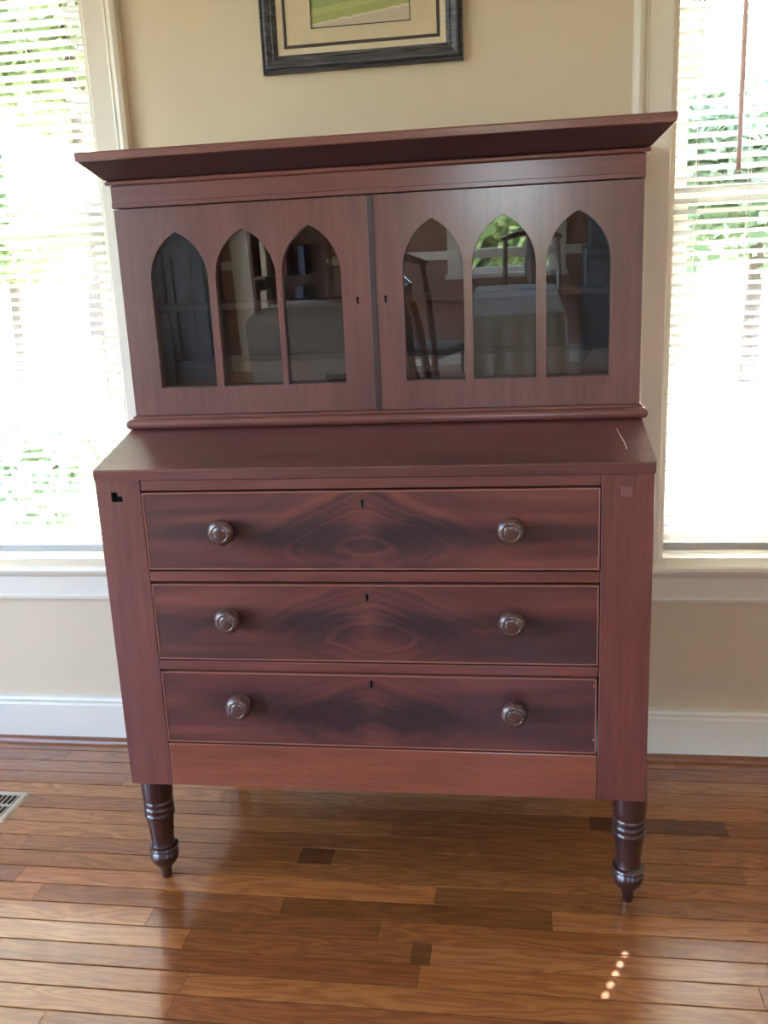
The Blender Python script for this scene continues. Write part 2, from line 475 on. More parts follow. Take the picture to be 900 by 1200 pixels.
q = [(YW - 0.016, 0.0)] + [(YW - 0.016 - 0.016 * math.cos(a), 0.015 * math.sin(a)) for a in [i * math.pi / 12 for i in range(7)]]
structure(obj('trim_1', prism(bmesh.new(), q, 'x', RX0, RX1), m_shoe))
# chair rail on the wall behind the camera
structure(obj('trim_2', B(RX0, RX1, RY0, RY0 + 0.025, 0.84, 0.91, 0.006), m_trim))

# floor: oak strips, each a board
floor = structure(obj('floor', B(RX0 - 0.15, RX1 + 0.15, RY0 - 0.15, YW + WT, -0.1, -0.0105), m_sub))
PITCH = 0.0572; SEAM0 = 0.0453
def board_mesh(length, name='board'):
    g = 0.0017; c = 0.0003
    x = length / 2 - 0.0003; y = PITCH / 2 - g
    bm = bmesh.new()
    rings_rect(bm, [(-x, x, -y, y, -0.010), (-x, x, -y, y, -c), (-x + c, x - c, -y + c, y - c, 0.0)])
    bmesh.ops.recalc_face_normals(bm, faces=bm.faces)
    me = bpy.data.meshes.new(name); bm.to_mesh(me); bm.free(); me.materials.append(m_floor); return me
LENS = [round(0.45 + 0.15 * i, 2) for i in range(9)]
BM_ = {}
def add_board(xc, row, length, tone=1.0):
    key = round(length, 3)
    if key not in BM_: BM_[key] = board_mesh(length)
    o = bpy.data.objects.new('board', BM_[key])
    o.location = Vector((xc, SEAM0 + (row + 0.5) * PITCH, 0)) - wloc(floor)
    o.color = (tone, tone * (0.9 + 0.1 * min(tone, 1)), tone * (0.85 + 0.15 * min(tone, 1)), 1)
    link(o, floor); return o
rows_top = int(math.floor((YW - 0.016 - SEAM0) / PITCH))
# joints read from the photograph: row -> list of x positions
rng = random.Random(21)
FIX = {1: [(-0.35, 1.0), (0.315, 1.1), (0.392, 0.42), (1.275, 0.8)], -2: [(-0.227, 1.15), (0.317, 1.0), (0.87, 0.6)], -1: [(-0.30, 1.1), (0.632, 1.25), (1.55, 0.72)],
       -4: [(0.15, 1.0), (0.601, 0.85), (0.638, 0.42), (1.45, 1.0)], 4: [(0.30, 0.95), (0.97, 0.9), (1.277, 0.55)], -3: [(-0.62, 1.1), (0.05, 1.15), (0.53, 0.75)], -5: [(0.62, 1.05), (1.226, 1.1)]}
ax0, ax1 = -1.3, 2.1
far = bmesh.new()
def far_board(x0, x1, row, y0=None, y1=None):
    g = 0.0017; c = 0.0003
    y0 = SEAM0 + row * PITCH if y0 is None else y0; y1 = y0 + PITCH if y1 is None else y1
    e = 0.0003
    rings_rect(far, [(x0 + e, x1 - e, y0 + g, y1 - g, -0.010), (x0 + e, x1 - e, y0 + g, y1 - g, -c), (x0 + e + c, x1 - e - c, y0 + g + c, y1 - g - c, 0)])
def fill(a, b, row, fn):
    x = a
    while x < b - 1e-6:
        L = rng.choice(LENS)
        if b - (x + L) < 0.28: L = b - x
        fn(x, x + L, row); x += L
def near_board(x0, x1, row, tone=1.0):
    add_board((x0 + x1) / 2, row, x1 - x0, tone)
n_rows_near = 24
last = int(math.floor((RY0 - SEAM0) / PITCH))
for row in range(rows_top, last, -1):
    if row > rows_top - n_rows_near:
        a = ax0 - rng.uniform(0, 0.25); b = ax1 + rng.uniform(0, 0.25)
        cur = a
        for j, tone in FIX.get(row, []):
            near_board(cur, j, row, tone); cur = j
        fill(cur, b, row, near_board)
        fill(RX0, a, row, far_board); fill(b, RX1, row, far_board)
    else:
        fill(RX0, RX1, row, far_board)
# the ripped strip against the wall
ytop = SEAM0 + (rows_top + 1) * PITCH
x = RX0
while x < RX1:
    L = rng.choice(LENS); far_board(x, min(x + L, RX1), 0, ytop, YW); x += L
tag(obj('board', far, m_floor, floor), kind='stuff')

# ------------------------------------------------------------------ windows
def casing_profile(sign, xin):
    """casing cross-section in xy; xin = inner edge, sign = direction away from the opening"""
    pts = [(0, 0), (0, -0.014), (0.003, -0.016), (0.052, -0.016), (0.054, -0.019), (0.058, -0.020), (0.060, -0.017), (0.064, -0.017), (0.066, -0.026), (0.074, -0.028), (0.084, -0.024), (0.086, -0.020), (0.086, 0)]
    return [(xin + sign * px, YW + py) for px, py in pts]

def window(n, w):
    x0, x1, z0, z1 = w
    root = structure(empty('window_%d' % n, ((x0 + x1) / 2, YW + 0.06, z0)))
    zs = 0.537                                                   # stool top
    obj('casing', prism(bmesh.new(), casing_profile(-1, x0), 'z', zs, z1 + 0.0), m_trim, root, smooth=False)
    obj('casing', prism(bmesh.new(), casing_profile(1, x1), 'z', zs, z1 + 0.0), m_trim, root)
    bm = bmesh.new(); box(bm, x0 - 0.09, x1 + 0.09, YW - 0.024, YW, z1, z1 + 0.10, 0.004); box(bm, x0 - 0.10, x1 + 0.10, YW - 0.034, YW, z1 + 0.085, z1 + 0.11, 0.004)
    obj('head_casing', bm, m_trim, root)
    # jamb lining
    t = 0.012
    for xa, xb in ((x0 - 0.001, x0 + t), (x1 - t, x1 + 0.001)):
        obj('jamb', B(xa, xb, YW - 0.002, YW + WT + 0.01, zs - 0.016, z1), m_trim, root)
    obj('jamb', B(x0, x1, YW - 0.002, YW + WT + 0.01, z1 - t, z1), m_trim, root)
    # stool with a rounded nose and horns
    nose = [(YW + WT, zs - 0.022), (YW - 0.036, zs - 0.022), (YW - 0.042, zs - 0.018), (YW - 0.044, zs - 0.011), (YW - 0.042, zs - 0.004), (YW - 0.036, zs), (YW + WT, zs)]
    bm = prism(bmesh.new(), [(max(a, YW - 0.05) if a < YW else min(a, YW + WT), b) for a, b in nose], 'x', x0 + 0.0, x1 - 0.0)
    prism(bm, [(p[0] if p[0] < YW else YW - 0.0005, p[1]) for p in nose], 'x', x0 - 0.115, x0)
    prism(bm, [(p[0] if p[0] < YW else YW - 0.0005, p[1]) for p in nose], 'x', x1, x1 + 0.115)
    obj('stool', bm, m_trim, root)
    ap = [(YW, zs - 0.023), (YW - 0.026, zs - 0.023), (YW - 0.024, zs - 0.030), (YW - 0.016, zs - 0.036), (YW - 0.016, zs - 0.088), (YW - 0.021, zs - 0.092), (YW - 0.019, zs - 0.100), (YW, zs - 0.102)]
    obj('apron', prism(bmesh.new(), ap, 'x', x0 - 0.088, x1 + 0.088), m_trim, root)
    # two sashes
    for k, (za, zb, yy) in enumerate(((zs, 1.435, YW + 0.078), (1.395, z1 - t, YW + 0.112))):
        f = 0.045
        s_ = obj('sash', plate(bmesh.new(), rect(x0 + t, x1 - t, za, zb), [rect(x0 + t + f, x1 - t - f, za + (0.07 if k == 0 else 0.04), zb - 0.04)], yy, yy + 0.032), m_trim, root)
        obj('pane', B(x0 + t + f - 0.004, x1 - t - f + 0.004, yy + 0.014, yy + 0.017, za + (0.066 if k == 0 else 0.036), zb - 0.036), m_winglass, s_)
    portal('window_portal', ((x0 + x1) / 2, YW + WT + 0.02, (z0 + z1) / 2), (0, -1, 0), x1 - x0, z1 - z0)
    return root
window(1, WIN[0]); window(2, WIN[1])

def plain_window(n, axis, pos, a0, a1, z0, z1, inward):
    """simple window for the room's other walls: frame, cross bar and pane"""
    def bx(a, b, d0, d1, za, zb):
        if axis == 'y': return B(a, b, min(pos + d0, pos + d1), max(pos + d0, pos + d1), za, zb)
        return B(min(pos + d0, pos + d1), max(pos + d0, pos + d1), a, b, za, zb)
    c = Vector(((a0 + a1) / 2, pos, z0)) if axis == 'y' else Vector((pos, (a0 + a1) / 2, z0))
    root = structure(empty('window_%d' % n, c))
    s = inward
    for a, b in ((a0 - 0.08, a0 + 0.02), (a1 - 0.02, a1 + 0.08)):
        obj('casing', bx(a, b, s * 0.0005, s * 0.022, z0 - 0.02, z1 + 0.08), m_trim, root)
    obj('head_casing', bx(a0 + 0.02, a1 - 0.02, s * 0.0005, s * 0.022, z1 - 0.02, z1 + 0.08), m_trim, root)
    obj('stool', bx(a0 - 0.1, a1 + 0.1, s * 0.0005, s * 0.05, z0 - 0.03, z0 + 0.005), m_trim, root)
    zm = (z0 + z1) / 2
    for za, zb in ((z0, zm + 0.02), (zm - 0.02, z1)):
        for a, b in ((a0, a0 + 0.05), (a1 - 0.05, a1)): obj('sash', bx(a, b, -s * 0.05, -s * 0.09, za, zb), m_trim, root)
        obj('sash', bx(a0 + 0.05, a1 - 0.05, -s * 0.05, -s * 0.09, za, za + 0.04), m_trim, root)
        obj('sash', bx(a0 + 0.05, a1 - 0.05, -s * 0.05, -s * 0.09, zb - 0.04, zb), m_trim, root)
        obj('pane', bx(a0 + 0.05, a1 - 0.05, -s * 0.068, -s * 0.071, za + 0.04, zb - 0.04), m_winglass, root)
    if axis == 'y': portal('window_portal', ((a0 + a1) / 2, pos - s * (WT + 0.02), zm), (0, s, 0), a1 - a0, z1 - z0)
    else: portal('window_portal', (pos - s * (WT + 0.02), (a0 + a1) / 2, zm), (s, 0, 0), z1 - z0, a1 - a0)
plain_window(3, 'y', RY0, *BWIN, 1)
for i, w in enumerate(LWIN): plain_window(4 + i, 'x', RX0, *w, 1)
for i, w in enumerate(RWIN): plain_window(6 + i, 'x', RX1, *w, -1)

# ------------------------------------------------------------------ blinds
TILT = math.radians(-20)
SP = 0.0235; SW = 0.0255
def slat_mesh(x0, x1, holes=()):
    """crowned slat across x (local), with small routed holes"""
    bm = bmesh.new()
    xs = [x0]
    for h in holes: xs += [h - 0.0038, h + 0.0038]
    xs.append(x1)
    us = [-1, -0.62, -0.24, 0.24, 0.62, 1]
    def P(x, u, top):
        y = u * SW / 2; z = 0.0022 * (1 - u * u) + (0.0003 if top else -0.0003)
        return (x, y * math.cos(TILT) - z * math.sin(TILT), y * math.sin(TILT) + z * math.cos(TILT))
    V = {(i, j, t): bm.verts.new(P(x, u, t)) for i, x in enumerate(xs) for j, u in enumerate(us) for t in (0, 1)}
    nx, nu = len(xs), len(us)
    for i in range(nx - 1):
        for j in range(nu - 1):
            if holes and i % 2 == 1 and j == 2:
                q_ = [((i, j), (i, j + 1)), ((i + 1, j), (i + 1, j + 1))]
                if j == 2: q_.append(((i, j), (i + 1, j)))
                if j == 2: q_.append(((i, j + 1), (i + 1, j + 1)))
                for a, b in q_:
                    bm.faces.new((V[a + (0,)], V[b + (0,)], V[b + (1,)], V[a + (1,)]))
                continue
            for t in (0, 1): bm.faces.new((V[i, j, t], V[i + 1, j, t], V[i + 1, j + 1, t], V[i, j + 1, t]))
    for i in range(nx - 1):
        for j in (0, nu - 1): bm.faces.new((V[i, j, 0], V[i + 1, j, 0], V[i + 1, j, 1], V[i, j, 1]))
    for j in range(nu - 1):
        for i in (0, nx - 1): bm.faces.new((V[i, j, 0], V[i, j + 1, 0], V[i, j + 1, 1], V[i, j, 1]))
    bmesh.ops.recalc_face_normals(bm, faces=bm.faces)
    me = bpy.data.meshes.new('slat'); bm.to_mesh(me); bm.free(); me.materials.append(m_slat)
    me.polygons.foreach_set('use_smooth', [True] * len(me.polygons))
    try: me.set_sharp_from_angle(angle=math.radians(40))
    except Exception: pass
    return me

def blind(w, label, cords, wand_x=None, hole_x=None, hole_z=(0, 0)):
    x0, x1, z0, z1 = w; x0 += 0.017; x1 -= 0.017
    yb = YW + 0.036; xc = (x0 + x1) / 2
    root = tag(empty('window_blind', (xc, yb, 0.537)), label, 'blind')
    bm = B(x0, x1, yb - 0.019, yb + 0.019, z1 - 0.012 - 0.040, z1 - 0.0125, 0.002)
    obj('headrail', bm, m_slat, root)
    bm = B(x0, x1, yb - 0.0125, yb + 0.0125, 0.560, 0.581, 0.004)
    obj('bottom_rail', bm, m_slat, root)
    me = slat_mesh(x0 - xc, x1 - xc)
    meh = slat_mesh(x0 - xc, x1 - xc, (hole_x - xc,)) if hole_x else None
    z = 0.600
    while z < z1 - 0.065:
        o = bpy.data.objects.new('slat', meh if (meh and hole_z[0] < z < hole_z[1]) else me)
        o.location = Vector((0, 0, z - 0.537)); link(o, root)
        z += SP
    top = z1 - 0.05
    for cx in cords:                                   # ladder: a front and a back string with rungs, and the lift cord
        bm = bmesh.new()
        for dy in (-0.0135, 0.0135):
            tube(bm, [(cx, yb + dy, 0.575), (cx, yb + dy, top)], 0.0007, 5)
        zz = 0.600
        while zz < z1 - 0.065:
            tube(bm, [(cx - 0.002, yb - 0.0135, zz + 0.0040), (cx - 0.002, yb + 0.0135, zz - 0.0056)], 0.0006, 4); zz += SP
        obj('ladder_cord', bm, m_cord, root)
    if wand_x:
        bm = tube(bmesh.new(), [(wand_x + 0.001, YW + 0.006, 1.455), (wand_x, YW + 0.004, 1.7), (wand_x - 0.001, YW + 0.006, z1 - 0.045)], 0.0055, 8)
        obj('wand', bm, m_wand, root)
        obj('wand_hook', tube(bmesh.new(), [(wand_x - 0.001, YW + 0.006, z1 - 0.046), (wand_x - 0.001, YW + 0.02, z1 - 0.028)], 0.002, 5), m_cord, root)
    return root
blind(WIN[0], 'white slatted window blind left of the desk, blown out by sunlight', (-0.255, -0.378, -0.995))
blind(WIN[1], 'white slatted window blind right of the desk with a hanging brown wand', (1.222, 1.3375, 1.955), 1.305, 1.3415, (0.69, 0.80))

# ================================================================== the desk
desk = tag(empty('secretary_desk', (W / 2, 0.30, 0)), 'antique mahogany secretary desk with glazed gothic-arch doors and three drawers', 'desk')
PX0, PX1 = 0.0895, 0.9575            # inner edges of the front posts
ZB = 0.247; ZT = 0.899; BK = 0.600

# legs
leg_prof = [(0.0105, 0.0), (0.0118, 0.004), (0.0112, 0.012), (0.0125, 0.022), (0.0165, 0.030), (0.0240, 0.038), (0.0298, 0.048), (0.0316, 0.058), (0.0300, 0.066), (0.0265, 0.0695),
            (0.0262, 0.071), (0.0310, 0.0735), (0.0325, 0.077), (0.0310, 0.0805), (0.0250, 0.083), (0.0238, 0.087), (0.0252, 0.105), (0.0275, 0.130), (0.0290, 0.150),
            (0.0292, 0.153), (0.0322, 0.1555), (0.0330, 0.159), (0.0322, 0.1625), (0.0300, 0.165), (0.0300, 0.167), (0.0322, 0.169), (0.0330, 0.1735), (0.0322, 0.178), (0.0298, 0.1805), (0.0298, 0.1825),
            (0.0320, 0.185), (0.0326, 0.188), (0.0318, 0.1915), (0.0306, 0.194), (0.0322, 0.200), (0.0330, 0.215), (0.0330, 0.2475)]
for lx, ly in ((0.037, 0.036), (1.0245, 0.036), (0.037, 0.565), (1.0245, 0.565)):
    obj('leg', lathe(bmesh.new(), leg_prof, (lx, ly, 0)), m_leg, desk, smooth=True)

# posts: the front left one has lost its peg (L-shaped dark mortise), the right one keeps it
L_hole = [(0.030, 0.857), (0.052, 0.857), (0.052, 0.868), (0.043, 0.868), (0.043, 0.876), (0.030, 0.876)]
bm = plate(bmesh.new(), rect(0.0, PX0, ZB, ZT), [L_hole], 0.0, 0.008); box(bm, 0.0, PX0, 0.0082, 0.07, ZB, ZT)
pl = obj('post', bm, m_post, desk)
obj('peg_hole', B(0.0302, 0.0518, 0.0068, 0.0079, 0.8572, 0.8758), m_hole, pl)
pr = obj('post', B(PX1, W, 0.0, 0.07, ZB, ZT, 0.0015), m_post, desk)
obj('peg', B(0.992, 1.013, -0.0022, 0.004, 0.857, 0.876, 0.0015), m_peg, pr)
for x0, x1 in ((0.0, 0.07), (0.98, W)):
    obj('post', B(x0, x1, 0.53, BK, ZB, ZT), m_post, desk)
side = [(0.071, ZB + 0.002), (0.529, ZB + 0.002), (0.529, ZT), (0.071, ZT)]
for x0, x1 in ((0.006, 0.024), (W - 0.024, W - 0.006)):
    obj('side_panel', prism(bmesh.new(), side, 'x', x0, x1), m_post, desk)
obj('back_panel', B(0.0705, 0.9795, 0.585, 0.598, ZB, ZT), m_dark, desk)
# rails, apron and the edge under the slope
g = 0.0008
obj('rail', B(PX0 + g, PX1 - g, 0.0015, 0.06, 0.8775, ZT - g, 0.0015), m_rail, desk)
obj('rail', B(PX0 + g, PX1 - g, 0.0, 0.06, 0.6945, 0.7155, 0.0018), m_rail, desk)
obj('rail', B(PX0 + g, PX1 - g, 0.0, 0.06, 0.5075, 0.5275, 0.0018), m_rail, desk)
obj('apron', B(PX0 + g, PX1 - g, 0.0, 0.03, ZB + 0.0005, 0.3435, 0.0018), m_apron, desk)

# knob, turned, along -y
knob_prof = [(0.0150, 0.001), (0.0150, -0.002), (0.0125, -0.004), (0.0112, -0.010), (0.0125, -0.015), (0.0190, -0.019), (0.0240, -0.0235), (0.0258, -0.029), (0.0248, -0.0345), (0.0210, -0.0390), (0.0165, -0.0412), (0.0150, -0.0410), (0.0140, -0.0400), (0.0128, -0.0408), (0.0080, -0.0418), (0.0010, -0.0420)]
def keyhole(cx, cz, h=0.015, w=0.0042):
    pts = []
    for k in range(9):
        a = -0.25 * math.pi + 1.5 * math.pi * k / 8
        pts.append((cx + w * 0.62 * math.cos(a), cz + h * 0.28 + w * 0.62 * math.sin(a)))
    pts += [(cx - w * 0.36, cz - h * 0.5), (cx + w * 0.36, cz - h * 0.5)]
    return pts
DR = [(0.7185, 0.8745, 0.8495, 0.802), (0.5300, 0.6900, 0.6640, 0.6235), (0.3470, 0.5040, 0.4840, 0.4405)]
KX = [(0.254, 0.797), (0.250, 0.797), (0.257, 0.800)]
for i, (za, zb, kz, nz_) in enumerate(DR):
    xa, xb = PX0 + 0.0022, PX1 - 0.0022
    if i == 2: xb -= 0.0016                     # the bottom drawer sits a touch short on the right
    za2, zb2 = za + 0.0012, zb - 0.0012
    kx = 0.522
    bm = plate(bmesh.new(), rect(xa + 0.0022, xb - 0.0022, za2 + 0.0022, zb2 - 0.0022), [keyhole(kx, kz)], 0.0008, 0.018)
    bx = box(bm, xa + 0.006, xb - 0.006, 0.0182, 0.50, za2 + 0.004, zb2 - 0.012)
    d = obj('drawer', bm, m_flame, desk, origin=(kx, 0.0, (za + zb) / 2))
    obj('keyhole', B(kx - 0.003, kx + 0.003, 0.012, 0.0175, kz - 0.009, kz + 0.009), m_hole, d)
    esc = plate(bmesh.new(), [(kx + 0.0048 * math.cos(a), kz + 0.0105 * math.sin(a)) for a in [2 * math.pi * k / 16 for k in range(16)]], [keyhole(kx, kz)], 0.0003, 0.004)
    obj('escutcheon', esc, m_esc, d)
    # worn bead round the drawer
    for (a0, a1, b0, b1) in ((xa, xb, zb2 - 0.002, zb2), (xa, xb, za2, za2 + 0.002), (xa, xa + 0.002, za2 + 0.002, zb2 - 0.002), (xb - 0.002, xb, za2 + 0.002, zb2 - 0.002)):
        obj('bead', B(a0, a1, -0.0006, 0.014, b0, b1), m_bead, d)
    for kx_ in KX[i]:
        obj('knob', lathe(bmesh.new(), knob_prof, (kx_, 0.0, nz_), 'y', 32), m_knob, d, smooth=True)
    if i == 2:
        for zz in (0.488, 0.376):
            obj('chip', B(xb - 0.0065, xb - 0.0024, 0.0, 0.003, zz - 0.0025, zz + 0.0025, 0.001), m_bead, d)
# dust boards between drawers (dark inside)
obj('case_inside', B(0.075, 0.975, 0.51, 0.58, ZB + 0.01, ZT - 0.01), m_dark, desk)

# the slope: a thick lid rising to the waist, cheeks below it
lid = [(-0.002, 0.8995), (-0.0025, 0.9165), (0.000, 0.9198), (0.20, 0.9668), (0.30, 0.9668), (0.30, 0.9495), (0.20, 0.9495), (0.01, 0.8995)]
ld = obj('slant_lid', prism(bmesh.new(), lid, 'x', -0.001, W + 0.001), m_lid, desk)
cheek = [(0.012, 0.8995), (0.20, 0.9490), (0.30, 0.9490), (BK, 0.9490), (BK, 0.8995)]
for x0, x1 in ((0.003, 0.022), (W - 0.022, W - 0.003)):
    obj('cheek', prism(bmesh.new(), cheek, 'x', x0, x1), m_lid, desk)
obj('writing_bed', B(0.0225, W - 0.0225, 0.075, BK, 0.8995, 0.910), m_inside, desk)
obj('desk_top', B(0.0, W, 0.3005, BK, 0.9495, 0.9665), m_lid, desk)
# pale scratch on the lid's right end
bm = bmesh.new(); tube(bm, [(0.998, 0.150, 0.9555), (1.002, 0.115, 0.9472), (1.006, 0.080, 0.9388), (1.006, 0.055, 0.9330)], [0.0005, 0.001, 0.0012, 0.0014], 5)
obj('scratch', bm, plain('scratch_pale', (0.48, 0.36, 0.33), 0.6), ld)

# waist moulding with rounded nose
lv = []
for k in range(9):
    a = math.pi * k / 8 - math.pi / 2
    o_ = 0.0100 * math.cos(a); z = 0.9778 + 0.0108 * math.sin(a)
    lv.append((0.002 - o_, 1.051 + o_, 0.200 - o_, BK, z))
obj('waist_moulding', rings_rect(bmesh.new(), lv), m_rail, desk, smooth=True)
obj('waist_moulding', rings_rect(bmesh.new(), [(0.002, 1.051, 0.206, BK, 0.9888), (0.002, 1.051, 0.206, BK, 0.9925), (0.004, 1.049, 0.209, BK, 0.9938)]), m_rail, desk)

# upper case
U0, U1 = 0.0045, 1.0475
upc = obj('upper_case_side', B(U0, U0 + 0.018, UF + 0.022, BK, 0.994, 1.414), m_post, desk)
obj('upper_case_side', B(U1 - 0.018, U1, UF + 0.022, BK, 0.994, 1.414), m_post, desk)
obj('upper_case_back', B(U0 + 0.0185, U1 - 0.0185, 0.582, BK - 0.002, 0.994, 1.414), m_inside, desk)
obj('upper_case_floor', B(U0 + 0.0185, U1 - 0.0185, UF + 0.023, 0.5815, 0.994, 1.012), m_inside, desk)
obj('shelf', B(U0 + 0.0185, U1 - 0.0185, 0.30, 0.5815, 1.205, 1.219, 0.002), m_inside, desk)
# pigeonhole ledge at the back of the floor, with two open recesses
bm = plate(bmesh.new(), rect(U0 + 0.0185, U1 - 0.0185, 1.0121, 1.085), [rect(0.38, 0.47, 1.02, 1.05), rect(0.585, 0.64, 1.02, 1.05)], 0.42, 0.432)
box(bm, U0 + 0.0185, U1 - 0.0185, 0.4322, 0.5815, 1.073, 1.085)
obj('pigeonhole_ledge', bm, wood('ledge_wood', (0.20, 0.09, 0.055), (0.10, 0.04, 0.026), 'x', rough=0.5, coat=0.1), desk)

def lancet(x0, x1, z0, zsp, zap, n=10, ins=0.0):
    x0 += ins; x1 -= ins; z0 += ins
    w = (x1 - x0) / 2; h = zap - ins - zsp; r = (h * h + w * w) / (2 * w); cx = (x0 + x1) / 2
    pts = [(x0, z0), (x1, z0), (x1, zsp)]
    a1 = math.asin(min(1, h / r))
    for k in range(1, n + 1):
        a = a1 * k / n; pts.append((x1 - r + r * math.cos(a), zsp + r * math.sin(a)))
    for k in range(n - 1, -1, -1):
        a = a1 * k / n; pts.append((x0 + r - r * math.cos(a), zsp + r * math.sin(a)))
    return pts
ARCH = [[(0.0685, 0.190), (0.2055, 0.3315), (0.3435, 0.4645)], [(0.5885, 0.7075), (0.7240, 0.8475), (0.8670, 0.9885)]]
DX = [(U0, 0.5265), (0.5285, U1)]
KEY = [0.496, 0.552]
Z0D, Z1D = 0.9945, 1.4125
for i in range(2):
    holes = [lancet(a, b, 1.051, 1.269, 1.364) for a, b in ARCH[i]]
    kh = keyhole(KEY[i], 1.2145, 0.015, 0.0050)
    bm = plate(bmesh.new(), rect(DX[i][0], DX[i][1], Z0D, Z1D), holes + [kh], UF, UF + 0.0205)
    d = obj('glazed_door', bm, m_door, desk)
    obj('keyhole', B(KEY[i] - 0.004, KEY[i] + 0.004, UF + 0.014, UF + 0.0203, 1.204, 1.225), m_hole, d)
    for a, b in ARCH[i]:
        # old panes lean a little in their rebates, top towards the room
        bm = plate(bmesh.new(), lancet(a, b, 1.051, 1.269, 1.364, ins=0.0002), [], -0.0012, 0.0012)
        for v in bm.verts: v.co.z -= 1.2075
        bmesh.ops.rotate(bm, verts=bm.verts, cent=(0, 0, 0), matrix=Matrix.Rotation(math.radians(2.9), 3, 'X'))
        for v in bm.verts: v.co += Vector((0, UF + 0.0108, 1.2075))
        obj('pane', bm, m_oldglass, d)
        obj('glare_strip', B(a + 0.0003, b - 0.0003, UF + 0.006, UF + 0.0165, 1.0512, 1.0530), m_inside, d)  # matte strip added to hide a bright reflection along the sill
    if i == 1:   # overlapping astragal where the doors meet
        obj('astragal', B(0.5225, 0.5345, UF - 0.002, UF - 0.0002, Z0D + 0.001, Z1D - 0.001, 0.0006), m_dark, d)

# frieze, bead, cornice
obj('frieze', rings_rect(bmesh.new(), [(U0 - 0.001, U1 + 0.001, UF - 0.001, BK, 1.4145), (U0 - 0.0015, U1 + 0.0015, UF - 0.003, BK, 1.4155), (U0 - 0.0015, U1 + 0.0015, UF - 0.003, BK, 1.4235), (U0 - 0.001, U1 + 0.001, UF - 0.0015, BK, 1.4245), (U0 - 0.001, U1 + 0.001, UF - 0.0015, BK, 1.4570)]), m_rail, desk)
lv = []
for k in range(7):
    a = math.pi * k / 6 - math.pi / 2
    o_ = 0.005 + 0.0045 * math.cos(a); z = 1.4622 + 0.0050 * math.sin(a)
    lv.append((U0 - o_, U1 + o_, UF - o_, BK, z))
obj('cornice_bead', rings_rect(bmesh.new(), lv), m_rail, desk, smooth=True)
lv = [(o_, z) for o_, z in ((0.006, 1.4675), (0.010, 1.4690), (0.0440, 1.5010))]
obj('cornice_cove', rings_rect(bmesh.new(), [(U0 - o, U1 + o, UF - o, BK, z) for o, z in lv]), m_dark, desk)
lv = [(0.0445, 1.5014), (0.0472, 1.5030), (0.0480, 1.5150), (0.0462, 1.5185)]
obj('cornice_top', rings_rect(bmesh.new(), [(U0 - o, U1 + o, UF - o, BK, z) for o, z in lv]), wood('mahogany_cornice', (0.25, 0.085, 0.062), (0.11, 0.034, 0.028), 'x', rough=0.36), desk)

# ================================================================== picture
PXA, PXB, PZA, PZB = 0.2325, 0.6965, 1.7265, 2.1300
pic = tag(empty('framed_picture', ((PXA + PXB) / 2, YW - 0.012, PZA)), 'framed landscape print in a ridged grey-black frame above the desk', 'picture')
def mitred(prof):
    """prof: list of (inset from outer edge, distance out of the wall)"""
    bm = bmesh.new(); R = []
    for ins, d in prof:
        R.append([bm.verts.new(p) for p in ((PXA + ins, YW - d, PZA + ins), (PXB - ins, YW - d, PZA + ins), (PXB - ins, YW - d, PZB - ins), (PXA + ins, YW - d, PZB - ins))])
    n = len(R)
    for i in range(n):
        a, b = R[i], R[(i + 1) % n]
        for k in range(4): bm.faces.new((a[k], a[(k + 1) % 4], b[(k + 1) % 4], b[k]))
    return bm
obj('outer_frame', mitred([(0, 0.001), (0, 0.016), (0.003, 0.019), (0.006, 0.016), (0.008, 0.018), (0.010, 0.024), (0.014, 0.025), (0.026, 0.019), (0.029, 0.021), (0.032, 0.018), (0.036, 0.015), (0.038, 0.012), (0.038, 0.001)]), m_frame, pic)
obj('liner', mitred([(0.0382, 0.001), (0.0382, 0.012), (0.0520, 0.009), (0.0520, 0.001)]), m_liner, pic)
obj('inner_bead', mitred([(0.0522, 0.001), (0.0522, 0.0105), (0.0560, 0.0115), (0.0590, 0.0090), (0.0590, 0.001)]), m_line, pic)
PRX0, PRX1, PRZ0, PRZ1 = 0.352, 0.577, 1.8190, 1.9890
obj('mat_board', plate(bmesh.new(), rect(PXA + 0.0592, PXB - 0.0592, PZA + 0.0592, PZB - 0.0592), [rect(PRX0, PRX1, PRZ0, PRZ1)], YW - 0.008, YW - 0.006), m_mat, pic)
obj('mat_edge', plate(bmesh.new(), rect(PRX0 - 0.0025, PRX1 + 0.0025, PRZ0 - 0.0025, PRZ1 + 0.0025), [rect(PRX0, PRX1, PRZ0, PRZ1)], YW - 0.0084, YW - 0.0081), m_line, pic)
pp = obj('print', B(PRX0 - 0.004, PRX1 + 0.004, YW - 0.0058, YW - 0.005, PRZ0 - 0.004, PRZ1 + 0.004), m_print, pic)
bm = bmesh.new()
for a in range(3):
    pts = [(0.532 + a * 0.014 + t * 0.0020, YW - 0.0060, 1.8275 + a * 0.0006 + (0.0022 if t % 2 else 0.0) * (1.4 if a == 0 and t < 2 else 1)) for t in range(6)]
    tube(bm, pts, 0.00028, 4)
obj('signature', bm, m_line, pp)

